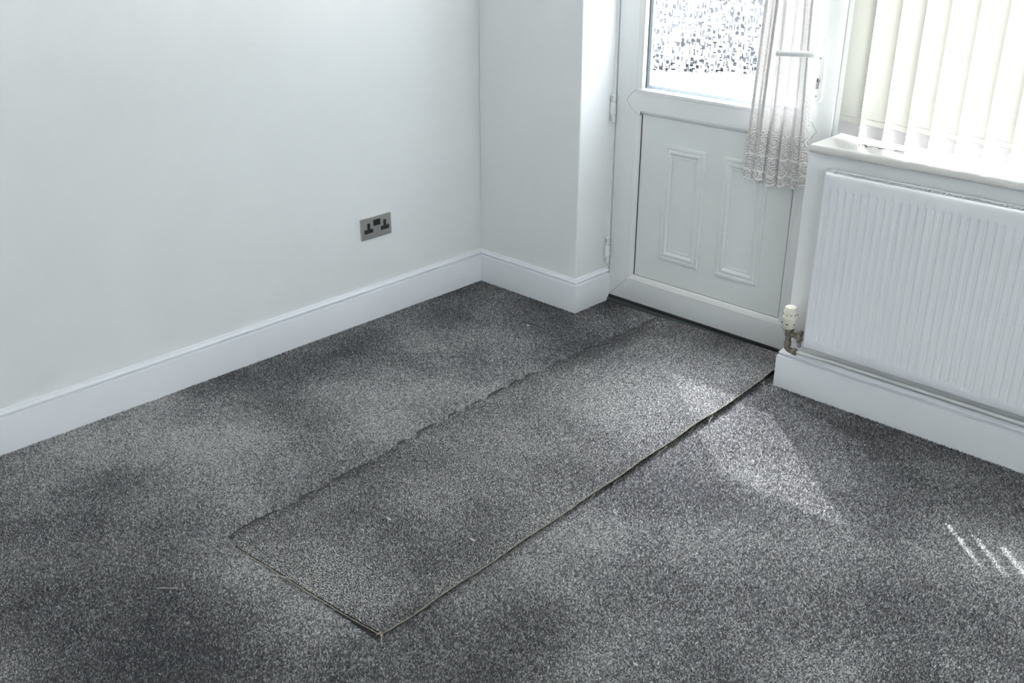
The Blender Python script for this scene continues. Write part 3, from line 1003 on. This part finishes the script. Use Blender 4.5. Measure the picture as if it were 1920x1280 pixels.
# runner pile
sp = .0031
Ug, Vg = np.meshgrid((np.arange(int(.62 / sp)) + .5) / int(.62 / sp), (np.arange(int(2.02 / sp)) + .5) / int(2.02 / sp))
r = np.random.default_rng(9)
u = np.clip(Ug.reshape(-1) + r.uniform(-.45, .45, Ug.size) * sp / .62, 0.001, .997)
v = np.clip(Vg.reshape(-1) + r.uniform(-.45, .45, Ug.size) * sp / 2.02, 0.001, .999)
xx, yy = rug_xy(u, v)
pos = np.stack([xx, yy, rug_z(u, v) + TH - .001], 1)
o = pile_mesh('runner_pile', pos, u, 'pile2', rug, h=.0050, seed=22); o.location = -RL

# fraying jute cord along the right edge and the near end, with loose fibres
def edge_cord(nm, pts, rad):
    o = tube(nm, pts, rad, 'jute', rug, 6); o.location = -RL; return o
rr = random.Random(4)
def rp(u, v, dz, du=0):
    u, v = np.array(u), np.array(v)
    a, b = rug_xy(u, v)
    return Vector((float(a) + du, float(b), float(rug_z(u, v)) + dz))
pts = [rp(1, k / 160, TH + .0022 + rr.uniform(-.0008, .0008), .0010 + rr.uniform(-.0008, .0010)) for k in range(161)]
edge_cord('jute_edge', pts, [.0013 + rr.uniform(-.0004, .0006) for _ in pts])
pts = [rp(.10 + .90 * k / 70, 0, TH * .4 + rr.uniform(-.001, .001)) - Vector((0, .0022 + rr.uniform(-.0006, .0012), 0)) for k in range(71)]
edge_cord('jute_edge', pts, [.0014 + rr.uniform(-.0004, .0005) for _ in pts])
# knot at the near corner
c0 = rp(1, 0, .006)
edge_cord('corner_knot', [c0 + Vector((-.004, -.002, .002)), c0 + Vector((.002, -.006, .004)), c0 + Vector((.008, -.008, .001)), c0 + Vector((.013, -.013, .002)), c0 + Vector((.016, -.020, .000))], [.003, .0036, .003, .0024, .0012])
edge_cord('corner_knot', [c0 + Vector((.002, -.004, .006)), c0 + Vector((-.004, -.010, .004)), c0 + Vector((-.003, -.017, .002))], [.0025, .0022, .001])
def fibre(p, d, L, sag, nm='loose_fibre', rad=.00042, mat='thread', par=rug):
    d = Vector(d).normalized()
    pts = []
    for k in range(9):
        t = k / 8
        pts.append(Vector(p) + d * L * t + Vector((0, 0, -sag * t * t + .004 * math.sin(t * 3))) + Vector((.004 * math.sin(5 * t), .003 * math.sin(7 * t), 0)))
    o = tube(nm, pts, rad, mat, par, 5)
    if par is not None: o.location = -RL
    return o
for v_, d, L in ((.865, (1, -.5, 0), .055), (.875, (.8, -.9, 0), .05), (.70, (.7, -.7, 0), .05), (.71, (.5, -1, 0), .06), (.56, (.6, -.9, 0), .05), (.58, (.3, -1, 0), .06),
                 (.50, (.9, -.6, 0), .03), (.45, (.7, -1, 0), .04), (.105, (1, -.25, 0), .07), (.40, (.6, -1, 0), .035), (.66, (.5, -1, 0), .03)):
    fibre(rp(1, v_, TH, .001), d, L, .008)
fibre(rp(.47, 0, .006), (-.75, -.35, 0), .085, .002, rad=.0009)
fibre(rp(.62, 0, .006), (-1, .05, 0), .10, .004, rad=.0007)
fibre(rp(.10, 0, .008), (-.9, .5, 0), .05, .003)

# bits left on the carpet
def lint(nm, p, s, lab, sq=(1, .7, .45)):
    bm = bmesh.new()
    bmesh.ops.create_icosphere(bm, subdivisions=2, radius=s * 1.45)
    for vtx in bm.verts:
        vtx.co = Vector((vtx.co.x * sq[0], vtx.co.y * sq[1], vtx.co.z * sq[2])) * random.uniform(.7, 1.25)
    o = bm_obj(nm, bm, 'thread', None, True); o.location = p
    tag(o, lab, 'lint')
lint('lint', (1.135, -1.482, .0175), .004, 'white lint fleck on the loose carpet strip near its near end', (1.7, .6, .5))
lint('lint', (1.368, -1.392, .0175), .0042, 'pale lint curl on the carpet strip close to its long frayed edge', (1.9, .5, .5))
lint('lint', (1.953, -1.456, .003), .0042, 'white lint fleck alone on the carpet at the bottom of the picture')
lint('lint', (.862, .117, .0175), .004, 'tiny pale crumb at the door end of the carpet strip')
lint('lint', (.43, -.47, .002), .0036, 'small pale crumb on the carpet, middle one of three by the socket wall', (1.5, .6, .5))
lint('lint', (.49, -.227, .002), .0036, 'small pale crumb on the carpet nearest the white pier', (1.5, .6, .5))
lint('lint', (.41, -.60, .002), .0036, 'small pale crumb on the carpet furthest from the white pier', (1.6, .5, .5))
t = fibre((.935, -2.06, .0045), (.78, .62, 0), .056, .000, 'loose_thread', .0010, 'thread', None)
tag(t, 'short white thread on the carpet left of the strip', 'thread')
